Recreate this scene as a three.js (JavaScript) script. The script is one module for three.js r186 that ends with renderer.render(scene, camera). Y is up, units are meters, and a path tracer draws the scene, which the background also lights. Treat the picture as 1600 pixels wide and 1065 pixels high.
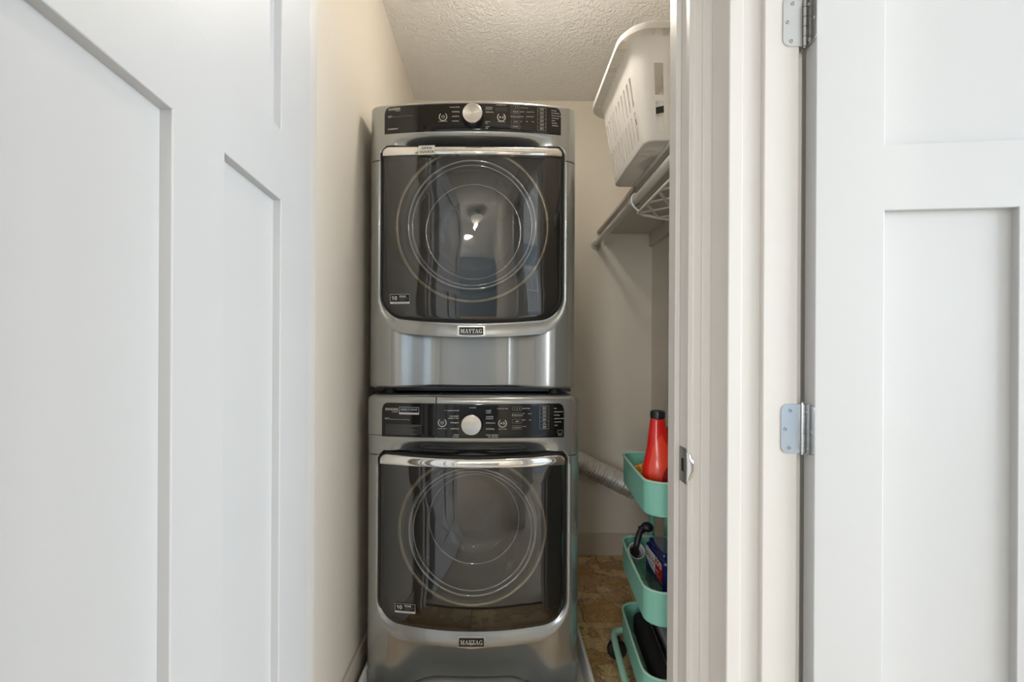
import * as THREE from 'three';
import { RoundedBoxGeometry } from 'three/addons/geometries/RoundedBoxGeometry.js';
import { mergeGeometries, mergeVertices, toCreasedNormals } from 'three/addons/utils/BufferGeometryUtils.js';
import { RectAreaLightUniformsLib } from 'three/addons/lights/RectAreaLightUniformsLib.js';

// ------------------------------------------------------------------ camera, sky, area lights, exposure
const scene = new THREE.Scene();
const EYE = 1.10;                                   // lens height above the floor
const camera = new THREE.PerspectiveCamera(72.98, 1600 / 1065, 0.02, 60);
camera.position.set(0, EYE, 0);
camera.rotation.z = 0.3 * Math.PI / 180;
camera.setViewOffset(1600, 1065, 20, -17.5, 1600, 1065);   // shifted lens: level camera, verticals stay upright
scene.background = new THREE.Color(0.62, 0.74, 0.95);
scene.backgroundIntensity = 1.0;
const renderer = new THREE.WebGLRenderer({ antialias: true });
renderer.toneMapping = THREE.LinearToneMapping;
renderer.toneMappingExposure = 1.0;
renderer.shadowMap.enabled = true;
RectAreaLightUniformsLib.init();
function windowLight(x, y, z, w, h, tx, tz, intensity, color) {   // daylight that arrives at a window from the sky outside it
  const l = new THREE.RectAreaLight(color, intensity, w, h);
  l.position.set(x, y, z); l.lookAt(x + tx, y, z + tz); scene.add(l);
}
const DAY = new THREE.Color(0.92, 0.955, 1.02), DAY_WARM = new THREE.Color(1.0, 0.975, 0.955);
const L_BED = 1.0, L_SIDE = 18, L_LIV = 17, L_LEFT = 3;
windowLight(1.95, 1.55, 2.66, 1.1, 1.3, 0, -1, L_BED, DAY);        // bedroom window
windowLight(4.17, 1.4, .75, 2.7, 1.7, -1, 0, L_SIDE, DAY);       // bedroom side window
windowLight(-2.1, 1.45, 4.66, 1.7, 1.8, 0, -1, L_LIV, DAY_WARM);          // living room window
windowLight(-3.17, 1.4, 2.7, 2.6, 1.7, 1, 0, L_LEFT, DAY_WARM);          // living room side window
const CLOSET_LAMP = .62, HALL_LAMP = 1.2;                         // candela of the two ceiling domes

// ------------------------------------------------------------------ helpers
const V = (x, y, z) => new THREE.Vector3(x, y, z);
let seedState = 12345;
const rnd = () => { seedState = (seedState * 1664525 + 1013904223) >>> 0; return seedState / 4294967296; };
const clamp = (x, a, b) => Math.min(b, Math.max(a, x));
const sstep = (a, b, x) => { const t = clamp((x - a) / (b - a), 0, 1); return t * t * (3 - 2 * t); };
const lerp = (a, b, t) => a + (b - a) * t;
const usedNames = new Map();
function numbered(name) {
  const n = usedNames.get(name) ?? 0; usedNames.set(name, n + 1);
  return n ? name + '_' + String(n).padStart(3, '0') : name;
}
function thing(name, label, category, [x, y, z] = [0, 0, 0], turn = 0, group) {
  const o = new THREE.Group(); o.name = numbered(name); scene.add(o);
  o.position.set(x, y, z); o.rotation.y = turn; o.userData = { label, category };
  if (group) o.userData.group = group;
  return o;
}
function part(name, geo, mat, parent, label) {
  const g = Array.isArray(geo) ? mergeGeometries(geo.map((q) => { const c = q.index ? q.toNonIndexed() : q.clone(); for (const k of Object.keys(c.attributes)) if (!['position', 'normal', 'uv'].includes(k)) c.deleteAttribute(k); return c; })) : geo;
  const m = new THREE.Mesh(g, mat); m.name = name; m.castShadow = m.receiveShadow = true;
  parent.add(m); if (label) m.userData.label = label;
  return m;
}
function struct(name, geo, mat, parent) {
  const m = part(parent ? name : numbered(name), geo, mat, parent ?? scene);
  if (!parent) m.userData.kind = 'structure';
  return m;
}
function structGroup(name, x = 0, y = 0, z = 0, turn = 0) {
  const o = new THREE.Group(); o.name = numbered(name); o.position.set(x, y, z); o.rotation.y = turn;
  o.userData.kind = 'structure'; scene.add(o); return o;
}
const B = (x0, x1, y0, y1, z0, z1) => new THREE.BoxGeometry(Math.abs(x1 - x0), Math.abs(y1 - y0), Math.abs(z1 - z0)).translate((x0 + x1) / 2, (y0 + y1) / 2, (z0 + z1) / 2);
const RB = (x0, x1, y0, y1, z0, z1, r = 0.003, s = 2) => new RoundedBoxGeometry(Math.abs(x1 - x0), Math.abs(y1 - y0), Math.abs(z1 - z0), s, r).translate((x0 + x1) / 2, (y0 + y1) / 2, (z0 + z1) / 2);
const tube = (pts, r, seg = 40, rad = 10, closed = false) => new THREE.TubeGeometry(new THREE.CatmullRomCurve3(pts, closed, 'centripetal'), seg, r, rad, closed);
function rod(a, b, r, n = 14) {
  const d = b.clone().sub(a), g = new THREE.CylinderGeometry(r, r, d.length(), n);
  g.applyQuaternion(new THREE.Quaternion().setFromUnitVectors(V(0, 1, 0), d.normalize()));
  return g.translate((a.x + b.x) / 2, (a.y + b.y) / 2, (a.z + b.z) / 2);
}
// quad grid from f(i, j) -> [x, y, z, u, v]; skip(i, j) leaves a cell out
function grid(nu, nv, f, skip, closeU = false, flip = false) {
  const p = [], uv = [], idx = [];
  for (let j = 0; j <= nv; j++) for (let i = 0; i <= nu; i++) {
    const q = f(i, j); p.push(q[0], q[1], q[2]); uv.push(q[3] ?? i / nu, q[4] ?? j / nv);
  }
  for (let j = 0; j < nv; j++) for (let i = 0; i < nu; i++) {
    if (skip && skip(i, j)) continue;
    const a = j * (nu + 1) + i, b = a + 1, c = a + nu + 1, d = c + 1;
    if (flip) idx.push(a, d, b, a, c, d); else idx.push(a, b, d, a, d, c);
  }
  const g = new THREE.BufferGeometry();
  g.setAttribute('position', new THREE.Float32BufferAttribute(p, 3));
  g.setAttribute('uv', new THREE.Float32BufferAttribute(uv, 2));
  g.setIndex(idx); g.computeVertexNormals();
  return g;
}
// loft through rings (arrays of Vector3 of one length)
const loft = (rings, closed = true, flip = false) => {
  const n = rings[0].length, nu = closed ? n : n - 1;
  const g = grid(nu, rings.length - 1, (i, j) => { const q = rings[j][i % n]; return [q.x, q.y, q.z]; }, null, closed, flip);
  if (closed) {           // average the normals on the joint
    const N = g.attributes.normal;
    for (let j = 0; j < rings.length; j++) {
      const a = j * (nu + 1), b = a + nu, v = V(N.getX(a) + N.getX(b), N.getY(a) + N.getY(b), N.getZ(a) + N.getZ(b)).normalize();
      N.setXYZ(a, v.x, v.y, v.z); N.setXYZ(b, v.x, v.y, v.z);
    }
  }
  return g;
};
// a sheet of real thickness with openings: P(u, v) -> point, Nn(u, v) -> normal, cells listed by edges us, vs; hole(i, j)
function perforated(us, vs, P, Nn, t, hole, closed) {
  const p = [], nu = us.length - 1, nv = vs.length - 1;
  const at = (i, j, s) => { const q = P(us[i], vs[j]), n = Nn(us[i], vs[j]); return [q.x + n.x * t * s, q.y + n.y * t * s, q.z + n.z * t * s]; };
  const quad = (a, b, c, d) => p.push(...a, ...b, ...c, ...a, ...c, ...d);
  const solid = (i, j) => { if (closed) i = (i + nu) % nu; return i >= 0 && j >= 0 && i < nu && j < nv && !hole(i, j); };
  for (let j = 0; j < nv; j++) for (let i = 0; i < nu; i++) {
    if (!solid(i, j)) continue;
    const A = at(i, j, .5), Bq = at(i + 1, j, .5), C = at(i + 1, j + 1, .5), D = at(i, j + 1, .5);
    const a = at(i, j, -.5), b = at(i + 1, j, -.5), c = at(i + 1, j + 1, -.5), d = at(i, j + 1, -.5);
    quad(A, Bq, C, D); quad(b, a, d, c);
    if (!solid(i - 1, j)) quad(a, A, D, d);
    if (!solid(i + 1, j)) quad(Bq, b, c, C);
    if (!solid(i, j - 1)) quad(a, b, Bq, A);
    if (!solid(i, j + 1)) quad(D, C, c, d);
  }
  const g = new THREE.BufferGeometry();
  g.setAttribute('position', new THREE.Float32BufferAttribute(p, 3));
  const m = mergeVertices(g, 1e-5); m.computeVertexNormals();
  const cr = toCreasedNormals(m, 0.7);
  cr.setAttribute('uv', new THREE.Float32BufferAttribute(new Float32Array(cr.attributes.position.count * 2), 2));
  return cr;
}
function noise2(size, octaves, seed) {         // tileable value noise 0..1
  const out = new Float32Array(size * size); let amp = 1, tot = 0;
  for (const [cells, a] of octaves) {
    const g = new Float32Array(cells * cells); let s = seed * 7919 + cells * 31;
    for (let i = 0; i < g.length; i++) { s = (s * 1664525 + 1013904223) >>> 0; g[i] = s / 4294967296; }
    for (let y = 0; y < size; y++) for (let x = 0; x < size; x++) {
      const fx = x / size * cells, fy = y / size * cells, x0 = Math.floor(fx), y0 = Math.floor(fy);
      let tx = fx - x0, ty = fy - y0; tx = tx * tx * (3 - 2 * tx); ty = ty * ty * (3 - 2 * ty);
      const q = (i, j) => g[((y0 + j) % cells) * cells + (x0 + i) % cells];
      out[y * size + x] += a * lerp(lerp(q(0, 0), q(1, 0), tx), lerp(q(0, 1), q(1, 1), tx), ty);
    }
    tot += a;
  }
  return out.map((v) => v / tot);
}
function dataTex(size, f, srgb) {
  const d = new Uint8Array(size * size * 4);
  for (let i = 0; i < size * size; i++) { const c = f(i); d[i * 4] = c[0]; d[i * 4 + 1] = c[1]; d[i * 4 + 2] = c[2]; d[i * 4 + 3] = 255; }
  const t = new THREE.DataTexture(d, size, size); t.wrapS = t.wrapT = THREE.RepeatWrapping; t.magFilter = THREE.LinearFilter;
  if (srgb) t.colorSpace = THREE.SRGBColorSpace; t.needsUpdate = true; return t;
}
function canvasTex(w, h, draw) {
  const c = document.createElement('canvas'); c.width = w; c.height = h; draw(c.getContext('2d'), w, h);
  const t = new THREE.CanvasTexture(c); t.colorSpace = THREE.SRGBColorSpace; return t;
}
// box-projected uv in metres
function metres(g, k = 1) {
  if (g.index) g = g.toNonIndexed();
  const p = g.attributes.position, n = g.attributes.normal, uv = new Float32Array(p.count * 2);
  for (let i = 0; i < p.count; i++) {
    const ax = Math.abs(n.getX(i)), ay = Math.abs(n.getY(i)), az = Math.abs(n.getZ(i));
    const [u, v] = ay > ax && ay > az ? [p.getX(i), p.getZ(i)] : ax > az ? [p.getZ(i), p.getY(i)] : [p.getX(i), p.getY(i)];
    uv[i * 2] = u * k; uv[i * 2 + 1] = v * k;
  }
  g.setAttribute('uv', new THREE.BufferAttribute(uv, 2)); return g;
}

// ------------------------------------------------------------------ materials
const lin = (r, g, b) => new THREE.Color().setRGB(r, g, b);
const std = (c, roughness = 0.6, metalness = 0, o = {}) => new THREE.MeshStandardMaterial({ color: c, roughness, metalness, ...o });
const phys = (c, roughness, metalness, o = {}) => new THREE.MeshPhysicalMaterial({ color: c, roughness, metalness, ...o });
const orange = noise2(256, [[64, 1], [32, .6], [128, .5]], 3);
const wallBump = dataTex(256, (i) => { const v = orange[i] * 255; return [v, v, v]; });
wallBump.repeat.set(3, 3);
const stip = noise2(512, [[48, 1], [96, .9], [24, .35]], 9);
const stipple = dataTex(512, (i) => { const v = Math.pow(clamp((stip[i] - .35) * 2.2, 0, 1), .8) * 255; return [v, v, v]; });
stipple.repeat.set(2.3, 2.3);
const M = {
  wall: std(lin(.78, .725, .635), .75, 0, { bumpMap: wallBump, bumpScale: .0006 }),
  blueWall: std(lin(.35, .43, .51), .7),
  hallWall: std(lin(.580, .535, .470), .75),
  ceiling: std(lin(.92, .905, .88), .95, 0, { bumpMap: stipple, bumpScale: .0026 }),
  trim: phys(lin(.65, .62, .59), .38, 0, {}),
  door: phys(lin(.565, .565, .565), .42, 0, {}),
  baseboard: std(lin(.60, .53, .45), .5),
  grout: std(lin(.10, .075, .05), .9),
  dark: std(lin(.012, .012, .013), .8),
  steel: phys(lin(.50, .515, .525), .26, 1),
  steelDark: phys(lin(.30, .29, .27), .35, 1),
  slate: phys(lin(.41, .42, .415), .27, .75, { clearcoat: 1, clearcoatRoughness: .03 }),
  chrome: phys(lin(.86, .86, .85), .05, 1),
  gasket: std(lin(.008, .008, .009), .5),
  glassBlack: phys(lin(.010, .010, .012), .06, 0, { ior: 1.55 }),
  tint: phys(lin(.50, .51, .52), .02, 0, { transmission: 1, thickness: 0, ior: 1.9 }),
  clear: phys(lin(.93, .95, .96), .03, 0, { transmission: 1, thickness: 0, ior: 2.0 }),
  pane: phys(lin(.96, .98, .98), .01, 0, { transmission: 1, thickness: 0, ior: 1.5 }),
  liner: phys(lin(.035, .035, .037), .35, 0),
  ringSatin: phys(lin(.62, .53, .38), .24, .9),
  drum: phys(lin(.45, .45, .46), .3, 1),
  drumBack: phys(lin(.42, .42, .43), .4, .8),
  knob: phys(lin(.78, .77, .75), .22, 1, { anisotropy: .9 }),
  knobSide: phys(lin(.02, .022, .035), .25, 0, { clearcoat: .6 }),
  whitePlastic: phys(lin(.78, .755, .70), .42, 0),
  whiteShiny: phys(lin(.80, .79, .77), .3, 0),
  basket: phys(lin(.88, .86, .82), .9, 0, { transmission: .42, thickness: 0 }),
  shelf: std(lin(.66, .62, .56), .5),
  rodWhite: phys(lin(.70, .67, .62), .35, 0),
  mint: phys(lin(.25, .62, .51), .38, 0, { clearcoat: .3, clearcoatRoughness: .2 }),
  mintRim: phys(lin(.42, .70, .58), .35, 0),
  black: std(lin(.008, .008, .009), .45),
  blackCloth: std(lin(.008, .008, .010), .85),
  rubber: std(lin(.012, .012, .012), .55),
  duct: phys(lin(.88, .87, .85), .42, .85),
  lampGlass: phys(lin(.9, .88, .84), .5, 0, { emissive: lin(1, .88, .70), emissiveIntensity: 1.6 }),
  brass: phys(lin(.5, .49, .46), .35, 1),
  windowFrame: std(lin(.8, .8, .8), .5),
};

// ------------------------------------------------------------------ the setting (x to the right, depth d = -z)
const XL = -.465, XR = .831, DB = 2.514, DF = 1.03, DH = .93, CEIL = 2.472;   // closet
const HL = -.66, HRx = .446, HRo = .535;                                       // hall left wall, right wall faces
const DOORH = 2.05;
// floor base with the closet's tiles as its children
const floor = struct('floor', metres(B(-3.2, 4.2, -.12, -.006, 4.7, -2.7)), M.grout);
{
  const S = 512, a = noise2(S, [[4, 1], [9, .9], [22, .5], [64, .25], [140, .15]], 21), b = noise2(S, [[7, 1], [18, .8], [50, .5]], 35), c = noise2(S, [[90, 1], [180, .8]], 40);
  const mats = [0, 1, 2].map((k) => {
    const t = dataTex(S, (i) => {
      const j = (i + k * 73 * S + k * 191) % (S * S);
      const m = sstep(.36, .66, a[j]), n = sstep(.40, .62, b[j]), g = .95 + .16 * (c[j] - .5) * 2;
      const col = [lerp(lerp(206, 250, m), 236, n * .5), lerp(lerp(164, 218, m), 204, n * .5), lerp(lerp(108, 160, m), 160, n * .6)];
      const vein = 1 - .28 * Math.exp(-Math.pow((a[j] - .5) / .018, 2));
      return col.map((q) => clamp(q * g * vein * (1 - k * .05), 0, 255));
    }, true);
    return std(0xffffff, .55, 0, { map: t, bumpMap: t, bumpScale: .0012 });
  });
  const P = .46, geo = [];
  for (let row = 0; row < 4; row++) {
    const d1 = 2.343 + P - row * P, shift = row % 2 ? -.17 : 0;          // far edge of the row
    for (let k = 0; k < 4; k++) {
      let x0 = .525 + shift + (k - 2) * P, x1 = x0 + P, dA = d1 - P, dB = d1;
      x0 = Math.max(x0, XL); x1 = Math.min(x1, XR); dA = Math.max(dA, .94); dB = Math.min(dB, DB);
      if (x1 - x0 < .02 || dB - dA < .02) continue;
      const g = metres(RB(x0 + .0015, x1 - .0015, -.010, 0, -dA - .0015, -dB + .0015, .0012, 1), 1.55);
      part(geo.length ? 'tile_' + String(geo.length).padStart(3, '0') : 'tile', g, mats[Math.floor(rnd() * 3)], floor); geo.push(1);
    }
  }
  // plain hall and room floor in front of the closet
  struct('floor_covering', metres(B(-3.2, 4.2, -.006, 0, 4.7, -.94)), std(lin(.60, .52, .42), .55), floor);
}
struct('ceiling', metres(B(XL - .1, XR + .1, CEIL, CEIL + .1, -DF + .1, -DB - .1)), M.ceiling);
struct('ceiling', metres(B(-3.2, 4.2, CEIL, CEIL + .1, 4.7, -DH)), M.ceiling);
struct('wall_left', metres(B(XL - .1, XL, 0, CEIL, -DF, -DB)), M.wall);
struct('wall_back', metres(B(XL - .1, XR + .1, 0, CEIL, -DB, -DB - .1)), M.wall);
struct('wall_right', metres(B(XR, XR + .1, 0, CEIL, -DF, -DB)), M.wall);
// wall between hall and closet, with the closet's door opening
const JL = -.41, JR = .378;            // jamb faces
struct('wall_front', [B(XL - .25, JL - .018, 0, CEIL, -DH, -DF), B(JR + .018, XR + .1, 0, CEIL, -DH, -DF), B(JL - .018, JR + .018, DOORH + .018, CEIL, -DH, -DF)].map((g) => metres(g)), M.hallWall);
// hall right wall with the bedroom doorway (d from .85 to .05)
struct('wall_hall_right', [B(HRx, HRo, 0, CEIL, -.868, -DH), B(HRx, HRo, DOORH + .018, CEIL, -.032, -.868), B(HRx, HRo, 0, CEIL, 2.7, -.032)].map((g) => metres(g)), M.hallWall);
struct('wall_hall_left', metres(B(HL - .1, HL, 0, CEIL, .9, -DH)), M.hallWall);
// bedroom beyond the doorway
struct('wall_bedroom_back', metres(B(XR + .1, 4.2, 0, CEIL, -1.6, -1.7)), M.hallWall);
struct('wall_bedroom_side', [B(4.1, 4.2, 0, CEIL, 2.7, 2.1), B(4.1, 4.2, 0, CEIL, -.6, -1.7), B(4.1, 4.2, 0, .55, 2.1, -.6), B(4.1, 4.2, 2.25, CEIL, 2.1, -.6)].map((g) => metres(g)), M.hallWall);
struct('wall_bedroom_closet', metres(B(XR + .1, XR + .15, 0, CEIL, -DH, -1.7)), M.hallWall);
struct('ceiling', metres(B(XR + .1, 4.2, CEIL, CEIL + .1, -DH, -1.7)), M.ceiling);
struct('floor_bedroom', metres(B(XR + .15, 4.2, -.1, 0, -DH, -1.7)), std(lin(.30, .25, .20), .8));
// bedroom window wall (z = 2.6) and living room
struct('wall_bedroom_window', [B(HRo, 1.4, 0, CEIL, 2.6, 2.7), B(2.5, 4.2, 0, CEIL, 2.6, 2.7), B(1.4, 2.5, 0, .9, 2.6, 2.7), B(1.4, 2.5, 2.2, CEIL, 2.6, 2.7)].map((g) => metres(g)), M.blueWall);
struct('wall_living_left', [B(-3.2, -3.1, 0, CEIL, 1.4, .8), B(-3.2, -3.1, 0, CEIL, 4.7, 4.0), B(-3.2, -3.1, 0, .55, 4.0, 1.4), B(-3.2, -3.1, 2.25, CEIL, 4.0, 1.4)].map((g) => metres(g)), M.hallWall);
struct('wall_living_right', metres(B(4.1, 4.2, 0, CEIL, 4.7, 2.7)), M.hallWall);
struct('wall_living_back', metres(B(-3.1, HL - .1, 0, CEIL, .8, .9)), M.hallWall);
struct('wall_living_window', [B(-3.1, -2.95, 0, CEIL, 4.6, 4.7), B(-1.25, 4.1, 0, CEIL, 4.6, 4.7), B(-2.95, -1.25, 0, .55, 4.6, 4.7), B(-2.95, -1.25, 2.35, CEIL, 4.6, 4.7)].map((g) => metres(g)), M.blueWall);
function windowAt(name, x0, x1, y0, y1, z, panes) {
  const w = structGroup(name), f = .05, bars = [B(x0, x1, y0, y0 + f, z, z + .06), B(x0, x1, y1 - f, y1, z, z + .06)];
  for (let k = 0; k <= panes; k++) { const x = lerp(x0 + f / 2, x1 - f / 2, k / panes); bars.push(B(x - f / 2, x + f / 2, y0, y1, z, z + .06)); }
  bars.push(B(x0, x1, y1 - .48, y1 - .45, z + .01, z + .05));
  for (let k = 0; k < panes; k++) { const x = lerp(x0 + f / 2, x1 - f / 2, (k + .5) / panes); bars.push(B(x - .012, x + .012, y1 - .45, y1, z + .01, z + .05)); }
  struct('window_frame', bars, M.windowFrame, w);
  struct('pane', B(x0 + .02, x1 - .02, y0 + .02, y1 - .02, z + .028, z + .032), M.pane, w);
}
for (const [nm, xw, z0, z1] of [['window_3', 4.11, -.6, 2.1], ['window_4', -3.16, 1.4, 4.0]]) {
  const w = structGroup(nm), f = .05, y0 = .55, y1 = 2.25, zm = lerp(z0, z1, 1 / 3), zn = lerp(z0, z1, 2 / 3);
  struct('window_frame', [[y0, y0 + f, z0, z1], [y1 - f, y1, z0, z1], [y0, y1, z0, z0 + f], [y0, y1, z1 - f, z1], [y0, y1, zm - .03, zm + .03], [y0, y1, zn - .03, zn + .03]].map(([a, b, c, d]) => B(xw, xw + .05, a, b, c, d)), M.windowFrame, w);
  struct('pane', B(xw + .023, xw + .027, y0 + .02, y1 - .02, z0 + .02, z1 - .02), M.pane, w);
}
windowAt('window_1', 1.4, 2.5, .9, 2.2, 2.61, 2);
windowAt('window_2', -2.95, -1.25, .55, 2.35, 4.61, 2);

// baseboards
const board = (x0, x1, z0, z1, h = .118) => mergeGeometries([RB(x0, x1, 0, h, z0, z1, .004, 2)]);
struct('baseboard_back', board(XL, XR, -DB, -DB + .012), M.baseboard);
struct('baseboard_left', board(XL, XL + .012, -DF, -DB + .0125), M.baseboard);
struct('baseboard_right', board(XR - .012, XR, -DF, -DB + .0125), M.baseboard);

// closet door frame: jambs, stops, casing and the strike plate
{
  const t = structGroup('trim_1');
  const jamb = [RB(JR, JR + .018, 0, DOORH, -.922, -DF, .0015), RB(JL - .018, JL, 0, DOORH, -.922, -DF, .0015), RB(JL, JR, DOORH, DOORH + .018, -.922, -DF, .0015)];
  struct('jamb', jamb, M.trim, t);
  struct('door_stop', [RB(JR - .011, JR, 0, DOORH, -.962, -.998, .002), RB(JL, JL + .011, 0, DOORH, -.962, -.998, .002), RB(JL, JR, DOORH - .011, DOORH, -.962, -.998, .002)], M.trim, t);
  // casing profile swept up the hall face: stepped with a rounded inner edge, narrow on the right where it meets the corner
  const cas = (x0, x1, s) => {
    const sh = new THREE.Shape(), w = x1 - x0;
    sh.moveTo(0, 0); sh.lineTo(0, .007); sh.quadraticCurveTo(.001, .010, .005, .0105); sh.lineTo(w * .42, .0115); sh.quadraticCurveTo(w * .50, .0085, w * .56, .0120); sh.lineTo(w, .0135); sh.lineTo(w, 0);
    const g = new THREE.ExtrudeGeometry(sh, { depth: DOORH + .05, bevelEnabled: false, curveSegments: 8 });
    g.rotateX(-Math.PI / 2);                       // profile in x / z, length up y
    if (s < 0) g.scale(-1, 1, 1);
    const gi = g.toNonIndexed ? (g.index ? g.toNonIndexed() : g) : g;
    if (s < 0) { const p = gi.attributes.position; for (let i = 0; i < p.count; i += 3) { const a = [p.getX(i), p.getY(i), p.getZ(i)]; p.setXYZ(i, p.getX(i + 2), p.getY(i + 2), p.getZ(i + 2)); p.setXYZ(i + 2, ...a); } gi.computeVertexNormals(); }
    return gi;
  };
  const flipZ = (g) => { g.scale(1, 1, -1); const p = g.attributes.position; for (let i = 0; i < p.count; i += 3) { const a = [p.getX(i), p.getY(i), p.getZ(i)]; p.setXYZ(i, p.getX(i + 2), p.getY(i + 2), p.getZ(i + 2)); p.setXYZ(i + 2, ...a); } g.computeVertexNormals(); return g; };
  struct('casing', flipZ(cas(0, .041, 1)).translate(.384, 0, -.93), M.trim, t);
  struct('casing', flipZ(cas(0, .07, -1)).translate(JL - .006, 0, -.93), M.trim, t);
  struct('casing', RB(JL - .076, .424, DOORH + .006, DOORH + .076, -.917, -.93, .003), M.trim, t);
  // strike plate on the right jamb
  const sp = structGroup('strike'); scene.remove(sp); usedNames.delete('strike');
  const plate = new THREE.Shape(), w = .017, h = .035;
  plate.moveTo(-w, -h); plate.lineTo(w, -h); plate.lineTo(w, h); plate.lineTo(-w, h); plate.closePath();
  const hole = new THREE.Path(); hole.moveTo(-.010, -.014); hole.lineTo(-.010, .014); hole.lineTo(.006, .014); hole.lineTo(.006, -.014); hole.closePath(); plate.holes.push(hole);
  const pg = new THREE.ExtrudeGeometry(plate, { depth: .0012, bevelEnabled: true, bevelSize: .0006, bevelThickness: .0005, bevelSegments: 1 });
  pg.rotateY(-Math.PI / 2);                        // shape x -> z, normal -> -x
  const strike = part('strike_plate', pg.translate(JR - .0004, .872, -.9415), M.steelDark, t, 'bright metal latch strike plate');
  const lip = grid(8, 8, (i, j) => {
    const v = j / 8 * 2 - 1, u = i / 8, hh = .030 * (1 - .18 * u * u), reach = u * .011 * Math.sqrt(Math.max(0, 1 - v * v * .55));
    return [JR - .0016 + .010 * u * u, .872 + v * hh * Math.sqrt(1 - .35 * u * u), -.9245 + reach];
  });
  part('strike_lip', lip, M.chrome, strike);
  part('latch_hole', B(JR - .0008, JR + .012, .859, .885, -.931, -.952), M.dark, strike);
}
// bedroom door frame
{
  const t = structGroup('trim_2');
  struct('jamb', [RB(.433, .545, 0, DOORH, -.85, -.868, .0015), RB(.433, .548, 0, DOORH, -.05, -.032, .0015), RB(.433, .548, DOORH, DOORH + .018, -.05, -.85, .0015)], M.trim, t);
  struct('door_stop', [RB(.480, .5435, 0, DOORH, -.838, -.8505, .0025), RB(.480, .5085, 0, DOORH, -.05, -.062, .0025), RB(.480, .5085, DOORH - .012, DOORH, -.062, -.838, .0025)], M.trim, t);
  struct('casing', [RB(.4195, .446, 0, DOORH + .07, -.8455, -.9155, .003), RB(.4195, .446, 0, DOORH + .07, .018, -.052, .003), RB(.4195, .446, DOORH + .006, DOORH + .076, -.048, -.849, .003)], M.trim, t);
  struct('casing', [RB(.535, .561, 0, DOORH + .07, -.8555, -.9255, .003), RB(.535, .561, 0, DOORH + .07, .02, -.045, .003), RB(.535, .561, DOORH + .006, DOORH + .076, -.05, -.851, .003)], M.trim, t);
}
// three-panel doors. Local: x from the hinge edge, face planes z = 0 and z = -T
const T = .035, LEAF = 2.032;
function doorLeaf(name, x, y, z, turn, w, st, pw, mull, zoff = 0) {
  const g = structGroup(name, x, y, z, turn);
  const sh = new THREE.Shape(); sh.moveTo(0, 0); sh.lineTo(w, 0); sh.lineTo(w, LEAF); sh.lineTo(0, LEAF); sh.closePath();
  const y1 = 1.343, y2 = 1.458, y3 = LEAF - .115, y0 = .20;
  const holes = [[st, st + pw, y0, y1], [st + pw + mull, w - st, y0, y1], [st, w - st, y2, y3]];
  for (const [a, b, c, d] of holes) { const p = new THREE.Path(); p.moveTo(a, c); p.lineTo(a, d); p.lineTo(b, d); p.lineTo(b, c); p.closePath(); sh.holes.push(p); }
  const fg = new THREE.ExtrudeGeometry(sh, { depth: T - .003, bevelEnabled: true, bevelSize: .0015, bevelThickness: .0015, bevelOffset: -.0015, bevelSegments: 2 });
  struct('frame', fg.translate(0, 0, -T + .0015 + zoff), M.door, g);
  for (const [a, b, c, d] of holes) struct('panel', B(a - .006, b + .006, c - .006, d + .006, -T + .013 + zoff, -.013 + zoff), M.door, g);
  return g;
}
// left leaf: hinged at the left jamb, open towards the camera
{
  const k = .0787, ang = Math.atan(k), w = .752, st = .1401;
  doorLeaf('door_1', -.375 - 0, .008, -.906, -Math.PI / 2 + ang, w, st, .1812, .1058, T);
}
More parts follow.
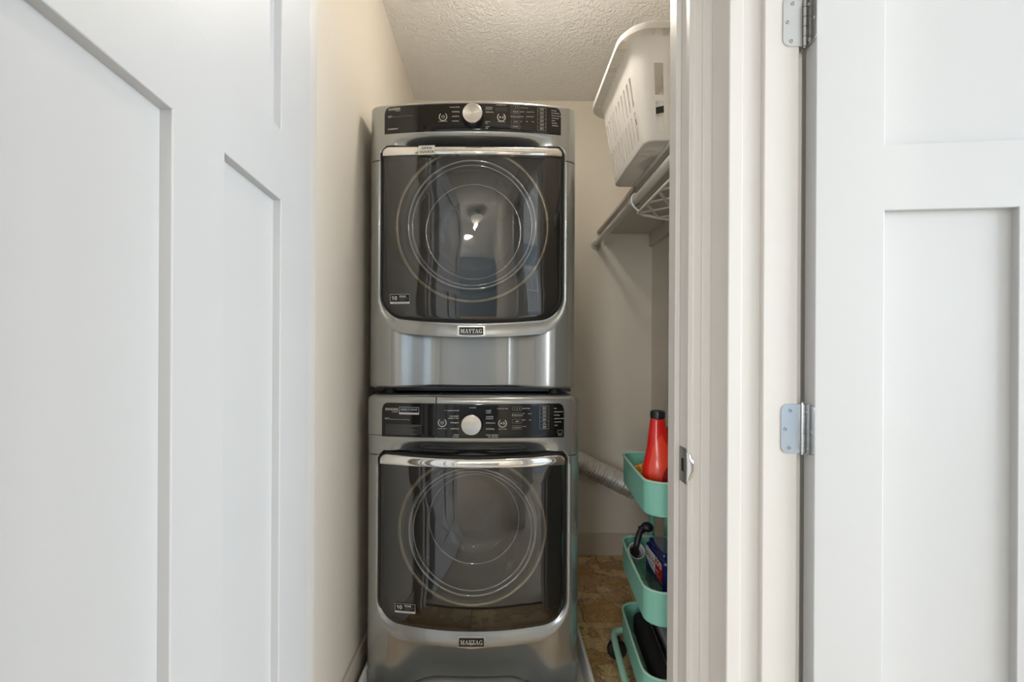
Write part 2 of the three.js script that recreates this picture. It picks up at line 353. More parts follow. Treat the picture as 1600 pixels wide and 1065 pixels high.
// right leaf: the bedroom's door, hinged on the far jamb and standing open across the view
const door2 = doorLeaf('door_2', .559, .008, -.815, -6 * Math.PI / 180, .752, .1125, .2105, .106, 0);
function hinge(y) {
  const h = .089, g = new THREE.Group(); g.name = 'hinge'; g.userData.label = 'satin nickel butt hinge';
  const plateShape = (w, r) => { const s = new THREE.Shape(); s.moveTo(0, -h / 2); s.lineTo(-w + r, -h / 2); s.absarc(-w + r, -h / 2 + r, r, -Math.PI / 2, -Math.PI, true); s.lineTo(-w, h / 2 - r); s.absarc(-w + r, h / 2 - r, r, Math.PI, Math.PI / 2, true); s.lineTo(0, h / 2); s.closePath(); return s; };
  const ex = { depth: .0015, bevelEnabled: true, bevelSize: .0005, bevelThickness: .0004, bevelSegments: 1, curveSegments: 10 };
  // the group sits in the leaf's frame; these pieces are placed in world terms and brought into it below
  const world = [];
  const pl = new THREE.ExtrudeGeometry(plateShape(.034, .012), ex).translate(.5465, y, -.8381);
  world.push(['leaf_plate', pl, M.steel]);
  const pl2 = new THREE.ExtrudeGeometry(plateShape(.030, .010), ex).rotateY(Math.PI / 2).translate(.5575, y, -.8440);
  world.push(['leaf_plate', pl2, M.steel]);
  const kn = [];
  for (let i = 0; i < 5; i++) kn.push(new THREE.CylinderGeometry(.0052, .0052, h / 5 - .0012, 18).translate(.5530, y - h / 2 + (i + .5) * h / 5, -.8400));
  kn.push(new THREE.CylinderGeometry(.0036, .0036, h + .006, 14).translate(.5530, y, -.8400));
  world.push(['knuckle', kn, M.steel]);
  const screw = (x, yy, z, turn) => {
    const c = new THREE.CylinderGeometry(.0036, .0040, .0012, 16).rotateX(Math.PI / 2), s1 = B(-.0024, .0024, -.0005, .0005, .0004, .0011), s2 = B(-.0005, .0005, -.0024, .0024, .0004, .0011);
    return [[c.rotateY(turn).translate(x, yy, z)], [s1, s2].map((q) => q.rotateZ(.5).rotateY(turn).translate(x, yy, z))];
  };
  for (const [dx, dy] of [[-.017, .033], [-.026, -.001], [-.019, -.035]]) { const [a, b] = screw(.5465 + dx, y + dy, -.8357, 0); world.push(['screw', a, M.steel], ['screw_slot', b, M.steelDark]); }
  for (const [dz, dy] of [[.008, .030], [.022, -.004], [.010, -.035]]) { const [a, b] = screw(.5565, y + dy, -.8440 + dz, -Math.PI / 2); world.push(['screw', a, M.steel], ['screw_slot', b, M.steelDark]); }
  door2.updateMatrixWorld(true);
  const inv = door2.matrixWorld.clone().invert();
  for (const [n, geo, m] of world) { const p = part(n, geo, m, g); p.geometry.applyMatrix4(inv); }
  door2.add(g);
}
hinge(.964); hinge(1.703); hinge(.225);

// ------------------------------------------------------------------ ceiling lamps
function ceilingLamp(name, label, x, z, r, cd, color) {
  const t = thing(name, label, 'lamp', [x, CEIL, z]);
  const base = [], dome = [];
  for (const [a, b] of [[.0, 0], [.062, 0], [.062, -.010], [.05, -.016], [.012, -.018], [.012, -.060], [.03, -.066], [r * 1.02, -.070], [r * 1.02, -.080], [r * .9, -.080]]) base.push(new THREE.Vector2(a, b));
  part('base', new THREE.LatheGeometry(base, 40), M.brass, t);
  for (let i = 0; i <= 14; i++) { const a = i / 14 * Math.PI / 2; dome.push(new THREE.Vector2(r * Math.cos(a), -.080 - .075 * Math.sin(a))); }
  part('lamp_shade', new THREE.LatheGeometry(dome, 40), M.lampGlass, t, 'glowing frosted glass dome').castShadow = false;
  const l = new THREE.PointLight(color, cd); l.position.set(x, CEIL - .20, z); l.shadow.radius = 2.4; l.castShadow = true; scene.add(l);
}
ceilingLamp('ceiling_lamp', 'frosted dome ceiling light glowing in the laundry closet', .14, -1.50, .15, CLOSET_LAMP, lin(1, .915, .80));
ceilingLamp('ceiling_lamp', 'frosted dome ceiling light in the hall facing the machines', -.12, 1.3, .15, HALL_LAMP, lin(1, .93, .82));

// ------------------------------------------------------------------ washer and dryer
const MW = .343, MR = 1.5, MC = .04, SA = (MW - MC) / (MR - MC), AC = Math.asin(SA), MXC = MR * SA;
const bow = (x) => Math.sqrt(MR * MR - Math.min(x * x, MXC * MXC)) - MR;
const silver = M.slate;
function machine(root, K) {
  // K: H, panel [y0, y1], seam, door {top, bot, strip}, ring centre yc
  const { H, D } = K, hw = .294;
  const kb = .23, kt = .118, rTop = .024, rBot = .068;
  const warp = (x, y) => { const t = clamp((y - D.bot) / (D.top - D.bot), 0, 1); return x * x * lerp(kb, kt, t); };
  // door outline at offset o, starting at the top middle and going left, down, right, up
  const outline = (o, open = false) => {
    const pts = [], arc = (cx, cy, r, a0, a1, n) => { for (let i = 0; i <= n; i++) { const a = lerp(a0, a1, i / n); pts.push([cx + r * Math.cos(a), cy + r * Math.sin(a)]); } };
    const seg = (x0, y0, x1, y1, n) => { for (let i = 1; i < n; i++) pts.push([lerp(x0, x1, i / n), lerp(y0, y1, i / n)]); };
    const P = Math.PI;
    if (!open) { pts.push([0, D.top + o]); seg(0, D.top + o, -hw + rTop, D.top + o, 14); }
    arc(-hw + rTop, D.top - rTop, rTop + o, P / 2, P, 10);
    seg(-hw - o, D.top - rTop, -hw - o, D.bot + rBot, 20);
    arc(-hw + rBot, D.bot + rBot, rBot + o, P, 1.5 * P, 14);
    seg(-hw + rBot, D.bot - o, hw - rBot, D.bot - o, 32);
    arc(hw - rBot, D.bot + rBot, rBot + o, 1.5 * P, 2 * P, 14);
    seg(hw + o, D.bot + rBot, hw + o, D.top - rTop, 20);
    arc(hw - rTop, D.top - rTop, rTop + o, 0, P / 2, 10);
    if (!open) seg(hw - rTop, D.top + o, 0, D.top + o, 14);
    return pts.map(([x, y]) => [x, y + warp(x, y)]);
  };
  const sd = (x, y0) => {
    const y = y0 - warp(x, y0), cy = (D.top + D.bot) / 2, hh = (D.top - D.bot) / 2, r = y > cy ? rTop : rBot;
    const qx = Math.abs(x) - hw + r, qy = Math.abs(y - cy) - hh + r;
    return Math.min(Math.max(qx, qy), 0) + Math.hypot(Math.max(qx, 0), Math.max(qy, 0)) - r;
  };
  const bandW = (x, y) => {                      // wide below the door, narrow at its sides
    const e = .004, gy = (sd(x, y + e) - sd(x, y - e)) / (2 * e), gx = (sd(x + e, y) - sd(x - e, y)) / (2 * e), dn = clamp(-gy / Math.max(1e-6, Math.hypot(gx, gy)), 0, 1);
    return .0115 + .0385 * dn * dn;
  };
  const dish = (s) => s >= 1 ? 0 : -.013 * (1 - s) * (1 - s);
  const scoop = (x, y) => {
    const top = K.panel[0] - .006, bot = D.top + warp(x, D.top);
    return -.075 * sstep(top, bot + .002, y) * (1 - sstep(.12, .275, Math.abs(x)));
  };
  const surf = (x, y) => {                       // relief of the front: height along the outward normal
    let h = 0;
    if (Math.abs(x) < MXC + .001) {
      if (y < K.panel[0] - .004) h += scoop(x, y);
      const s = sd(x, y);
      if (y < D.top - .03 || s < 0) { const w = bandW(x, y), q = s / w; if (q < 1) h = Math.min(h, dish(clamp(q, 0, 1)) - .004 * sstep(.92, .7, q) - .022 * sstep(.55, .2, q)); }
      else if (s < .004) h = Math.min(h, -.03);
    }
    h -= .006 * (1 - sstep(.0008, .0022, Math.abs(y - K.seam)));
    return h;
  };
  // plan outline
  const plan = [];
  const back = -.74, NS = 4, NC = 10, NF = 132;
  for (let i = 0; i < NS; i++) plan.push([-MW, lerp(back, bow(MXC) - MC * Math.cos(AC), i / NS), -1, 0]);
  for (let i = 0; i < NC; i++) { const a = lerp(-Math.PI / 2, -AC, i / NC); plan.push([(MR - MC) * Math.sin(-AC) + MC * Math.sin(a), (MR - MC) * Math.cos(AC) - MR + MC * Math.cos(a), Math.sin(a), Math.cos(a)]); }
  for (let i = 0; i <= NF; i++) { const a = lerp(-AC, AC, i / NF); plan.push([MR * Math.sin(a), MR * Math.cos(a) - MR, Math.sin(a), Math.cos(a)]); }
  for (let i = 1; i <= NC; i++) { const a = lerp(AC, Math.PI / 2, i / NC); plan.push([(MR - MC) * Math.sin(AC) + MC * Math.sin(a), (MR - MC) * Math.cos(AC) - MR + MC * Math.cos(a), Math.sin(a), Math.cos(a)]); }
  for (let i = 1; i <= NS; i++) plan.push([MW, lerp(bow(MXC) - MC * Math.cos(AC), back, i / NS), 1, 0]);
  const rT = K.topR;
  const inset = (y) => {
    let q = 0;
    if (y > H - rT) q = rT - Math.sqrt(Math.max(0, rT * rT - (y - H + rT) ** 2));
    if (y < .008) q = Math.max(q, .008 - Math.sqrt(Math.max(0, .008 ** 2 - (.008 - y) ** 2)));
    return q;
  };
  const pt = (c, y) => { const h = surf(c[0], y) - inset(y); return [c[0] + c[2] * h, y, c[1] + c[3] * h]; };
  const rows = (a, b) => {
    const ys = new Set([a, b]); const n = Math.ceil((b - a) / .0045);
    for (let i = 0; i <= n; i++) ys.add(lerp(a, b, i / n));
    for (const e of [-.0022, -.0015, -.0008, .0008, .0015, .0022]) if (K.seam + e > a && K.seam + e < b) ys.add(K.seam + e);
    for (let i = 0; i <= 10; i++) { const y = H - rT + rT * Math.sin(i / 10 * Math.PI / 2); if (y > a && y < b) ys.add(y); }
    return [...ys].sort((p, q) => p - q);
  };
  const shell = (ys, i0, i1, cap) => {
    const holeCell = (i, j) => { const c = plan[i + i0], x = c[0], y = (ys[j] + ys[Math.min(j + 1, ys.length - 1)]) / 2; return c[1] > -.05 && Math.hypot(x, y - K.yc) < .203; };
    const parts = [grid(i1 - i0, ys.length - 1, (i, j) => pt(plan[i + i0], ys[j]), holeCell)];
    if (cap) parts.push(grid(i1 - i0, 1, (i, j) => { const p = pt(plan[i + i0], cap); return j ? [p[0], p[1], back] : p; }));
    return parts;
  };
  const N = plan.length - 1;
  part('front_panel', shell(rows(0, K.seam), 0, N), silver, root);
  let drawer = null;
  const is = K.split === undefined ? 0 : plan.findIndex((c) => c[0] > K.split && c[3] > .5), split = K.split === undefined ? undefined : plan[is][0] - .0006;
  if (split === undefined) part('console_housing', shell(rows(K.seam, H), 0, N, H), silver, root);
  else {
    
    part('console_housing', [...shell(rows(K.seam, K.drawerY), 0, N), ...shell(rows(K.drawerY, H), is, N, H)], silver, root);
    drawer = part('dispenser_drawer', shell(rows(K.drawerY + .002, H), 0, is, H).map((g) => g.translate(-.0012, 0, .0008)), silver, root);
    const lineG = rows(K.drawerY, H - .002);
    part('drawer_gap', [grid(1, lineG.length - 1, (i, j) => { const x = split - .0015 + i * .003, p = pt([x, bow(x), 0, 1], lineG[j]); return [p[0], p[1], p[2] + .0013]; }), grid(30, 1, (i, j) => { const a = lerp(0, is, i / 30), c = plan[Math.round(a)], p = pt(c, K.drawerY); return [p[0] + c[2] * .0006, p[1] + j * .0018, p[2] + c[3] * .0011]; })], M.gasket, drawer);
  }
  part('back_panel', B(-MW + .004, MW - .004, .01, H - .02, back, back + .02), M.steelDark, root);
  // bezel band round the door
  const bandRings = [];
  const base = outline(.0035, true);
  for (const s of [0, .03, .08, .16, .28, .42, .58, .74, .88, 1]) {
    bandRings.push(base.map((b, i) => { const w = bandW(b[0], b[1]), o = .0035 + s * (w - .0035), q = outline(o, true)[i]; const fade = 1 - .0 * i; return V(q[0], q[1], bow(q[0]) + dish(s) * fade + .0009 + .003 * Math.exp(-Math.pow(s * w / .004, 2))); }));
  }
  bandRings.unshift(base.map((b, i) => { const q = outline(.003, true)[i]; return V(q[0], q[1], bow(q[0]) - .03); }));
  part('door_bezel', loft(bandRings, false), silver, root);
  const gasketRing = [[-.010, -.02], [-.010, .001], [.0005, .0012], [.0040, -.004], [.0042, -.045]].map(([o, h]) => outline(o).map(([x, y]) => V(x, y, bow(x) + h)));
  part('door_gasket', loft(gasketRing), M.gasket, root);
  // the door
  const door = new THREE.Group(); door.name = 'door'; root.add(door);
  const cY = (D.top + D.bot) / 2, ring = outline(-.004), glass = [];
  for (const [s, h] of [[1, -.006], [1, .003], [.996, .0055], [.985, .0078], [.95, .0095], [.85, .0115], [.7, .013], [.5, .0145], [.3, .0155], [.12, .016], [0, .016]])
    glass.push(ring.map(([x, y]) => { const px = x * s, py = cY + (y - cY) * s; return V(px, py, bow(px) + h); }));
  part('door_glass', loft(glass), M.tint, door, 'dark tinted glass');
  const stripY = (x) => D.strip + x * x * .06;
  const edgeTop = (x) => { const r = rTop, e = Math.abs(x) - hw + r; const y = e > 0 ? D.top - r + Math.sqrt(Math.max(0, r * r - e * e)) : D.top; return y + warp(x, D.top) - .003; };
  const NX = 90;
  const strip = grid(NX, 13, (i, j) => {
    const a = i / NX * 2 - 1, x = .2905 * Math.sign(a) * Math.pow(Math.abs(a), .82), t = edgeTop(x), b = Math.min(stripY(x), t - .001);
    const rowsV = [[1, -.03], [1, .004], [.985, .0100], [.93, .0130], [.8, .0152], [.65, .0172], [.5, .0184], [.35, .0190], [.2, .0188], [.08, .0180], [.02, .0168], [0, .0150], [0, .008], [0, .000]];
    const [v, h] = rowsV[13 - j];
    return [x, lerp(b, t, v), bow(x) + h];
  });
  part('handle', strip, M.chrome, door, 'polished chrome grip strip');
  // what shows through the glass: liner, rings, bowl and drum
  const liner = outline(-.008).map(([x, y]) => V(x, y, bow(x) - .016)), nL = liner.length;
  const circ = (r, h) => liner.map((q) => { const a = Math.atan2(q.y - K.yc, q.x); return V(r * Math.cos(a), K.yc + r * Math.sin(a), bow(r * Math.cos(a)) + h); });
  part('door_liner', loft([liner, circ(.255, -.016), circ(.240, -.010), circ(.226, -.012), circ(.214, -.020), circ(.206, -.05)]), M.liner, door);
  const torus = (r, rt, h) => { const p = []; for (let i = 0; i < 72; i++) { const a = i / 72 * 2 * Math.PI; p.push(V(r * Math.cos(a), K.yc + r * Math.sin(a), bow(r * Math.cos(a)) + h)); } return tube(p, rt, 144, 10, true); };
  part('trim_ring', torus(K.ring2, .007, -.014), M.ringSatin, door);
  part('window_ring', [torus(K.ring1, .0035, -.008), torus(K.ring1 - .012, .0025, -.016)], M.chrome, door);
  const bp = K.bowl.map(([r, z]) => new THREE.Vector2(r, z));
  const lg = new THREE.LatheGeometry(new THREE.SplineCurve(bp).getPoints(48), 72); lg.rotateX(Math.PI / 2);
  part('glass_bowl', lg.translate(0, K.yc, 0), M.clear, door, 'clear glass bowl');
  const bq = K.bowl[3], circle = []; for (let i = 0; i < 72; i++) { const a = i / 72 * 2 * Math.PI; circle.push(V((bq[0] + .002) * Math.cos(a), K.yc + (bq[0] + .002) * Math.sin(a), bq[1] + .004)); }
  part('bowl_ring', tube(circle, .0024, 144, 8, true), M.chrome, door);
  const dr = [[.198, -.05], [.198, -.09], [.235, -.115], [.262, -.14], [.262, -.60]].map(([r, z]) => new THREE.Vector2(r, z));
  const dg = new THREE.LatheGeometry(dr, 64); dg.rotateX(Math.PI / 2);
  const drum = part('drum', dg.translate(0, K.yc, 0), M.drum, root);
  const bk = [[0, -.585], [.06, -.575], [.085, -.59], [.2, -.59], [.262, -.60]].map(([r, z]) => new THREE.Vector2(r, z));
  const bg = new THREE.LatheGeometry(bk, 48); bg.rotateX(Math.PI / 2);
  part('drum_back', bg.translate(0, K.yc, 0), M.drumBack, drum);
  for (let k = 0; k < 3; k++) {
    const a = k * 2.094 + .6, g = new RoundedBoxGeometry(.05, .06, .40, 3, .02).translate(0, -.235, -.37).rotateZ(a).translate(0, K.yc, 0);
    part('drum_baffle', g, M.drumBack, drum);
  }
  // badge
  const badge = new THREE.Group(); badge.name = 'badge'; root.add(badge);
  const bw = .0445, bh = .0165, bz = bow(0) + .0022 + dish(.3);
  const bs = new THREE.Shape(); bs.moveTo(-bw, bh); bs.lineTo(bw, bh); bs.lineTo(bw, -bh + .001); bs.lineTo(0, -bh - .0035); bs.lineTo(-bw, -bh + .001); bs.closePath();
  part('badge_frame', new THREE.ExtrudeGeometry(bs, { depth: .003, bevelEnabled: true, bevelSize: .0008, bevelThickness: .0008, bevelSegments: 2 }).rotateX(-.12).translate(0, K.badgeY, bz - .001), M.steel, badge);
  const bt = canvasTex(512, 160, (c, w, h) => {
    c.fillStyle = '#191a1e'; c.fillRect(0, 0, w, h); c.fillStyle = '#d8d8d6'; c.textAlign = 'center'; c.textBaseline = 'middle';
    c.font = 'bold 118px serif'; c.save(); c.translate(w / 2, h / 2 + 4); const s = 470 / c.measureText('MAYTAG').width; c.scale(s, 1.05); c.fillText('MAYTAG', 0, 0); c.restore();
  });
  part('nameplate', new RoundedBoxGeometry(.0775, .0245, .0012, 1, .0005).rotateX(-.12).translate(0, K.badgeY, bz + .0032), std(0xffffff, .35, .3, { map: bt }), badge);
  // ten-year sticker on the glass
  const stTex = canvasTex(384, 192, (c, w, h) => {
    c.fillStyle = '#17181a'; c.fillRect(0, 0, w, h); c.strokeStyle = '#b9bab8'; c.lineWidth = 8; c.strokeRect(5, 5, w - 10, h - 10);
    c.fillStyle = '#d9dad8'; c.fillRect(5, h - 42, w - 10, 36);
    c.font = 'bold 104px sans-serif'; c.textBaseline = 'middle'; c.fillText('10', 26, 78); c.font = 'bold 54px sans-serif'; c.fillText('YEAR', 176, 48);
    c.fillStyle = '#8b8c8c'; c.font = '26px sans-serif'; c.fillText('LIMITED PARTS', 176, 88); c.fillText('WARRANTY', 176, 118);
    c.fillStyle = '#55565a'; c.font = 'bold 20px sans-serif'; c.fillText('SEE WARRANTY FOR DETAILS', 60, h - 24);
  });
  const [sx, sy, sw, shh] = K.sticker;
  part('sticker', grid(10, 2, (i, j) => { const x = sx + (i / 10 - .5) * sw, y = sy + (j / 2 - .5) * shh; return [x, y, bow(x) + .0148]; }), std(0xffffff, .5, 0, { map: stTex }), door, 'black and white ten year sticker');
  // console glass and its print
  const [p0, p1] = K.panel, pw = .289, rc = .020;
  const panelMesh = (x0, x1, tex, name, parent, dz = 0) => {
    const nx = Math.round((x1 - x0) / .004), ny = 26;
    const g = grid(nx, ny, (i, j) => {
      const x = lerp(x0, x1, i / nx), e = Math.abs(x) - pw + rc, top = e > 0 ? p1 - rc + Math.sqrt(Math.max(0, rc * rc - e * e)) : p1;
      const vv = j / ny, y = lerp(p0, top, vv), p = pt([x, bow(x), x / MR, Math.sqrt(1 - (x / MR) ** 2)], y);
      const edge = Math.min(vv, 1 - vv) < .02 ? 0 : .0016;
      return [p[0], y, p[2] + edge + dz, (x + pw) / (2 * pw), (y - p0) / (p1 - p0)];
    });
    return part(name, g, phys(0xffffff, .07, 0, { map: tex, ior: 1.55 }), parent);
  };
  const panelTex = canvasTex(2048, Math.round(2048 * (p1 - p0) / (2 * pw)), K.print);
  if (split === undefined) panelMesh(-pw, pw, panelTex, 'control_panel', root);
  else {
    panelMesh(split + .0015, pw, panelTex, 'control_panel', root);
    panelMesh(-pw, split - .0015, panelTex, 'drawer_front', drawer, .0009);
    const gr = [];      // pull recess bar on the drawer
    const hx0 = -pw + .012, hx1 = split - .043, hy = p0 + .024;
    gr.push(grid(24, 10, (i, j) => { const x = lerp(hx0, hx1, i / 24), a = j / 10 * Math.PI; const p = pt([x, bow(x), 0, 1], hy); return [x, hy + .0165 * Math.cos(a), p[2] + .003 + .006 * Math.sin(a) * Math.sin(a) * (j < 5 ? 1 : .45)]; }, null, false, true));
    part('drawer_pull', gr, phys(lin(.012, .014, .018), .15, 0, { clearcoat: 1 }), drawer, 'glossy black pull');
  }
  // selector knob
  const knob = new THREE.Group(); knob.name = 'knob'; root.add(knob);
  const kz = bow(0) - inset(K.knobY) + .001;
  const lat = (pts, m, n) => { const g = new THREE.LatheGeometry(pts.map(([a, b]) => new THREE.Vector2(a, b)), 64); g.rotateX(Math.PI / 2); return part(n, g.translate(K.knobX, K.knobY, kz), m, knob); };
  lat([[.0350, 0], [.0350, .004], [.0325, .007], [.0312, .026], [.0305, .028]], M.knobSide, 'knob_skirt');
  lat([[.0312, .0245], [.0316, .028], [.0305, .0305], [.0292, .0308]], M.chrome, 'knob_rim');
  lat([[.0293, .0306], [.02, .0300], [.010, .0298], [.0001, .0298]], M.knob, 'knob_face');
  // feet
  for (const sx2 of [-1, 1]) for (const fz of [-.08, back + .08]) part('foot', new THREE.CylinderGeometry(.018, .022, .02, 16).translate(sx2 * .28, -.008, fz), M.rubber, root);
  return door;
}
// drawing helpers for the consoles; the lambda maps photo-scale positions inside the panel to the canvas
function consoleInk(c, w, h, X0, X1, Y0, Y1, sag) {
  const X = (x) => (x - X0) / (X1 - X0) * w, Y = (y, x) => (y - sag * ((x - (X0 + X1) / 2) / (X1 - X0) * 2) ** 2 - Y0) / (Y1 - Y0) * h, S = w / (X1 - X0);
  c.fillStyle = '#0d0d0f'; c.fillRect(0, 0, w, h);
  const ink = '#cfcdc6';
  return {
    text(s, x, y, px, o = {}) { c.fillStyle = o.color ?? ink; c.font = (o.bold === false ? '' : 'bold ') + Math.round(px * S) + 'px ' + (o.font ?? 'sans-serif'); c.textAlign = o.align ?? 'left'; c.textBaseline = 'middle'; c.fillText(s, X(x), Y(y, x)); },
    box(x0, y0, x1, y1, r = 1.2, lw = .35, color = '#a9a7a0') { c.strokeStyle = color; c.lineWidth = lw * S; c.beginPath(); c.roundRect(X(x0), Y(y0, x0), X(x1) - X(x0), Y(y1, x0) - Y(y0, x0), r * S); c.stroke(); },
    fill(x0, y0, x1, y1, color) { c.fillStyle = color; c.fillRect(X(x0), Y(y0, x0), X(x1) - X(x0), Y(y1, x0) - Y(y0, x0)); },
    ringIcon(x, y, r, kind) {
      c.strokeStyle = ink; c.lineWidth = 1.25 * S; c.beginPath(); c.arc(X(x), Y(y, x), r * S, -Math.PI / 2 + .62, -Math.PI / 2 - .62 + 2 * Math.PI); c.stroke();
      c.fillStyle = ink;
      if (kind === 'power') { c.lineWidth = .7 * S; c.beginPath(); c.arc(X(x), Y(y, x), 2.2 * S, -Math.PI / 2 + .5, -Math.PI / 2 - .5 + 2 * Math.PI); c.stroke(); c.beginPath(); c.moveTo(X(x), Y(y - 2.3, x)); c.lineTo(X(x), Y(y, x)); c.stroke(); }
      else { c.beginPath(); c.moveTo(X(x - 3), Y(y - 2, x)); c.lineTo(X(x - .2), Y(y, x)); c.lineTo(X(x - 3), Y(y + 2, x)); c.fill(); c.lineWidth = .8 * S; c.beginPath(); c.moveTo(X(x + .8), Y(y - 2, x)); c.quadraticCurveTo(X(x + 2.2), Y(y, x), X(x + .8), Y(y + 2, x)); c.stroke(); c.beginPath(); c.moveTo(X(x + 2.6), Y(y - 2, x)); c.quadraticCurveTo(X(x + 4), Y(y, x), X(x + 2.6), Y(y + 2, x)); c.stroke(); }
    },
    line(x0, y0, x1, y1, lw = .3, color = '#8f8d86') { c.strokeStyle = color; c.lineWidth = lw * S; c.beginPath(); c.moveTo(X(x0), Y(y0, x0)); c.lineTo(X(x1), Y(y1, x0)); c.stroke(); },
  };
}
function washerPrint(c, w, h) {
  const k = consoleInk(c, w, h, 597, 881, 632, 685.5, -2);
  k.text('MAXIMA', 602, 640.5, 5.2, { font: 'sans-serif' }); k.text('x series', 613.5, 644.5, 2.6);
  k.box(625, 637.4, 656, 648.4, .4, .6, '#c9c8c8'); k.fill(625.6, 637.8, 655.6, 645, '#1d2233'); k.text('DIRECT DRIVE', 640.5, 641.5, 4, { align: 'center', color: '#aab0c4' }); k.fill(625, 645.5, 656, 648.6, '#c9c8c8');
  k.text('MCT', 601.5, 655.2, 3.4); k.text('Maytag commercial technology', 609, 656.2, 2.4, { bold: false });
  k.ringIcon(692.5, 661.5, 6, 'power'); k.text('POWER / WAKE', 692.5, 670.6, 2, { align: 'center' });
  const R = { align: 'right' };
  k.text('normal', 739, 638, 3.1, { align: 'center' });
  k.text('«◈» powerwash', 718.5, 642.6, 3.1, R); k.text('overnight', 718, 651.4, 3.1, R); k.text('wash & dry', 718, 654.6, 3.1, R); k.text('allergen', 718, 661.2, 3.3, R); k.text('sanitary', 718, 670.5, 3.3, R); k.text('drain', 718, 680, 3.1, R); k.text('& spin', 718, 683, 3.1, R);
  k.text('rapid', 759.4, 642.4, 3.2); k.text('wash', 759.4, 645.6, 3.2); k.text('wrinkle', 759.4, 651.8, 3.2); k.text('control', 759.4, 654.8, 3.2); k.text('delicates', 759.4, 661.4, 3.3); k.text('bedding', 759.4, 670.6, 3.3); k.text('clean washer', 759.4, 680, 3.1); k.text('w/ affresh', 763, 683, 3.1);
  k.text('ESTIMATED TIME', 776.5, 639.4, 2.1); k.fill(776, 642, 794, 649, '#1b1b20');
  k.ringIcon(785, 661.8, 6, 'play'); k.text('START / HOLD', 785, 670.8, 2, { align: 'center' });
  k.box(800, 636.4, 814.5, 641.6); k.text('−  |  +', 807.2, 639, 3.6, { align: 'center' }); k.text('more time', 815.5, 638.7, 2.3);
  [['temperature', 648.8], ['spin', 658.5], ['soil level', 668.3]].forEach(([s, y]) => { k.box(800, y - 2.9, 815, y + 2.9); k.text(s, 807.5, y, 2.7, { align: 'center' }); });
  [[816, 'hot', 646.8], [824.5, 'warm', 646.8], [816, 'high', 656.6], [825.5, 'med', 656.6], [816, 'heavy', 666.5]].forEach(([x, s, y]) => k.text(s, x, y, 2));
  k.box(842.5, 635, 857, 670.6, .8); for (let i = 1; i < 6; i++) k.line(842.5, 635 + i * 5.9, 857, 635 + i * 5.9);
  ['steam', 'extra', 'fresh', 'delay', 'pre', 'signal'].forEach((s, i) => { k.text(s, 849.8, 637 + i * 5.9, 2.2, { align: 'center' }); k.text('option', 849.8, 639.2 + i * 5.9, 1.8, { align: 'center' }); });
  ['lock', 'add garment', 'sensing', 'wash and rinse', 'clean tub', 'spin'].forEach((s, i) => k.text(s, 864.5 + i * .3, 638.3 + i * 5.3, 2.4));
  k.box(871, 672.5, 879, 677.5, 1.6, .5); k.text('affresh', 875, 679.8, 2, { align: 'center' });
}
function dryerPrint(c, w, h) {
  const k = consoleInk(c, w, h, 600, 872, 162, 206.5, 5.2);
  k.text('MAXIMA', 606, 171.5, 4.7); k.text('x series', 617, 174, 2.3);
  k.text('MCT', 605.5, 183.6, 3.2); k.text('Maytag commercial technology', 613, 183.6, 2.2, { bold: false, color: '#908d85' });
  k.text('❖', 614, 198, 5, { align: 'center' }); k.text('POWERDRY', 613.5, 203.4, 3, { align: 'center' });
  k.ringIcon(691.5, 184.3, 5.8, 'power'); k.text('POWER / WAKE', 691.5, 191.6, 1.9, { align: 'center' });
  const R = { align: 'right' };
  k.text('heavy duty', 717, 168.6, 2.9, R); k.text('bedding', 716.5, 176, 2.9, R); k.text('sanitize', 716, 183.3, 2.9, R); k.text('normal', 715.5, 191, 2.9, R);
  k.text('wrinkle', 756, 169, 2.9); k.text('control', 756, 171.8, 2.9); k.text('delicates', 756, 176.4, 2.9); k.text('timed', 755.5, 191.5, 2.7); k.text('dry', 755.5, 194.2, 2.7); k.text('rapid', 755.5, 199.6, 2.7); k.text('dry', 755.5, 202.2, 2.7);
  k.text('ESTIMATED TIME', 772, 164.7, 1.9); k.fill(771, 168.8, 789.5, 174.6, '#2b2a28');
  k.ringIcon(780, 184.6, 5.8, 'play'); k.text('START / HOLD', 780, 191.8, 1.9, { align: 'center' });
  k.box(794.5, 165.2, 808, 169.6); k.text('−  |  +', 801.2, 167.3, 3.2, { align: 'center' }); k.text('more time', 809.5, 168.2, 2.3, { color: '#a9a69c' });
  [['dryness', 175.2], ['temperature', 183], ['steam', 191.2], ['wrinkle', 199.2]].forEach(([s, y]) => { k.box(794.6, y - 2.5, 808.6, y + 2.4); k.text(s, 801.6, y, 2.4, { align: 'center' }); });
  [175, 182.6, 190.6].forEach((y, r) => [['more', 'high', '60'][r], ['normal', 'medium', '40'][r], ['less', 'low', 'min'][r]].forEach((s, i) => k.text(s, 809.5 + i * 8.4, y, 2)));
  k.box(835.5, 167.5, 848.5, 204.5, .8); for (let i = 1; i < 6; i++) k.line(835.5, 167.5 + i * 6.17, 848.5, 167.5 + i * 6.17);
  ['steam', 'extra', 'fresh', 'delay', 'signal', 'quick'].forEach((s, i) => { k.text(s, 842, 169.6 + i * 6.17, 2.2, { align: 'center' }); k.text('option', 842, 171.9 + i * 6.17, 1.8, { align: 'center' }); });
  ['sensing', 'wet clothes', 'damp / drying', 'cool down', 'done', 'wrinkle', 'shield on'].forEach((s, i) => k.text(s, 856.5 + i * .25, 171.6 + i * 4.1, 2.3));
}
const YW = .030, YD = .981;               // the washer stands in the drain pan, the dryer on the washer
const DXW = -.082, DXD = -.0905, DW = 1.437, DD = 1.484;
const washer = thing('washer', 'grey front-loading washer with a drawer in its console, under the dryer', 'washer', [DXW, YW, -DW]);
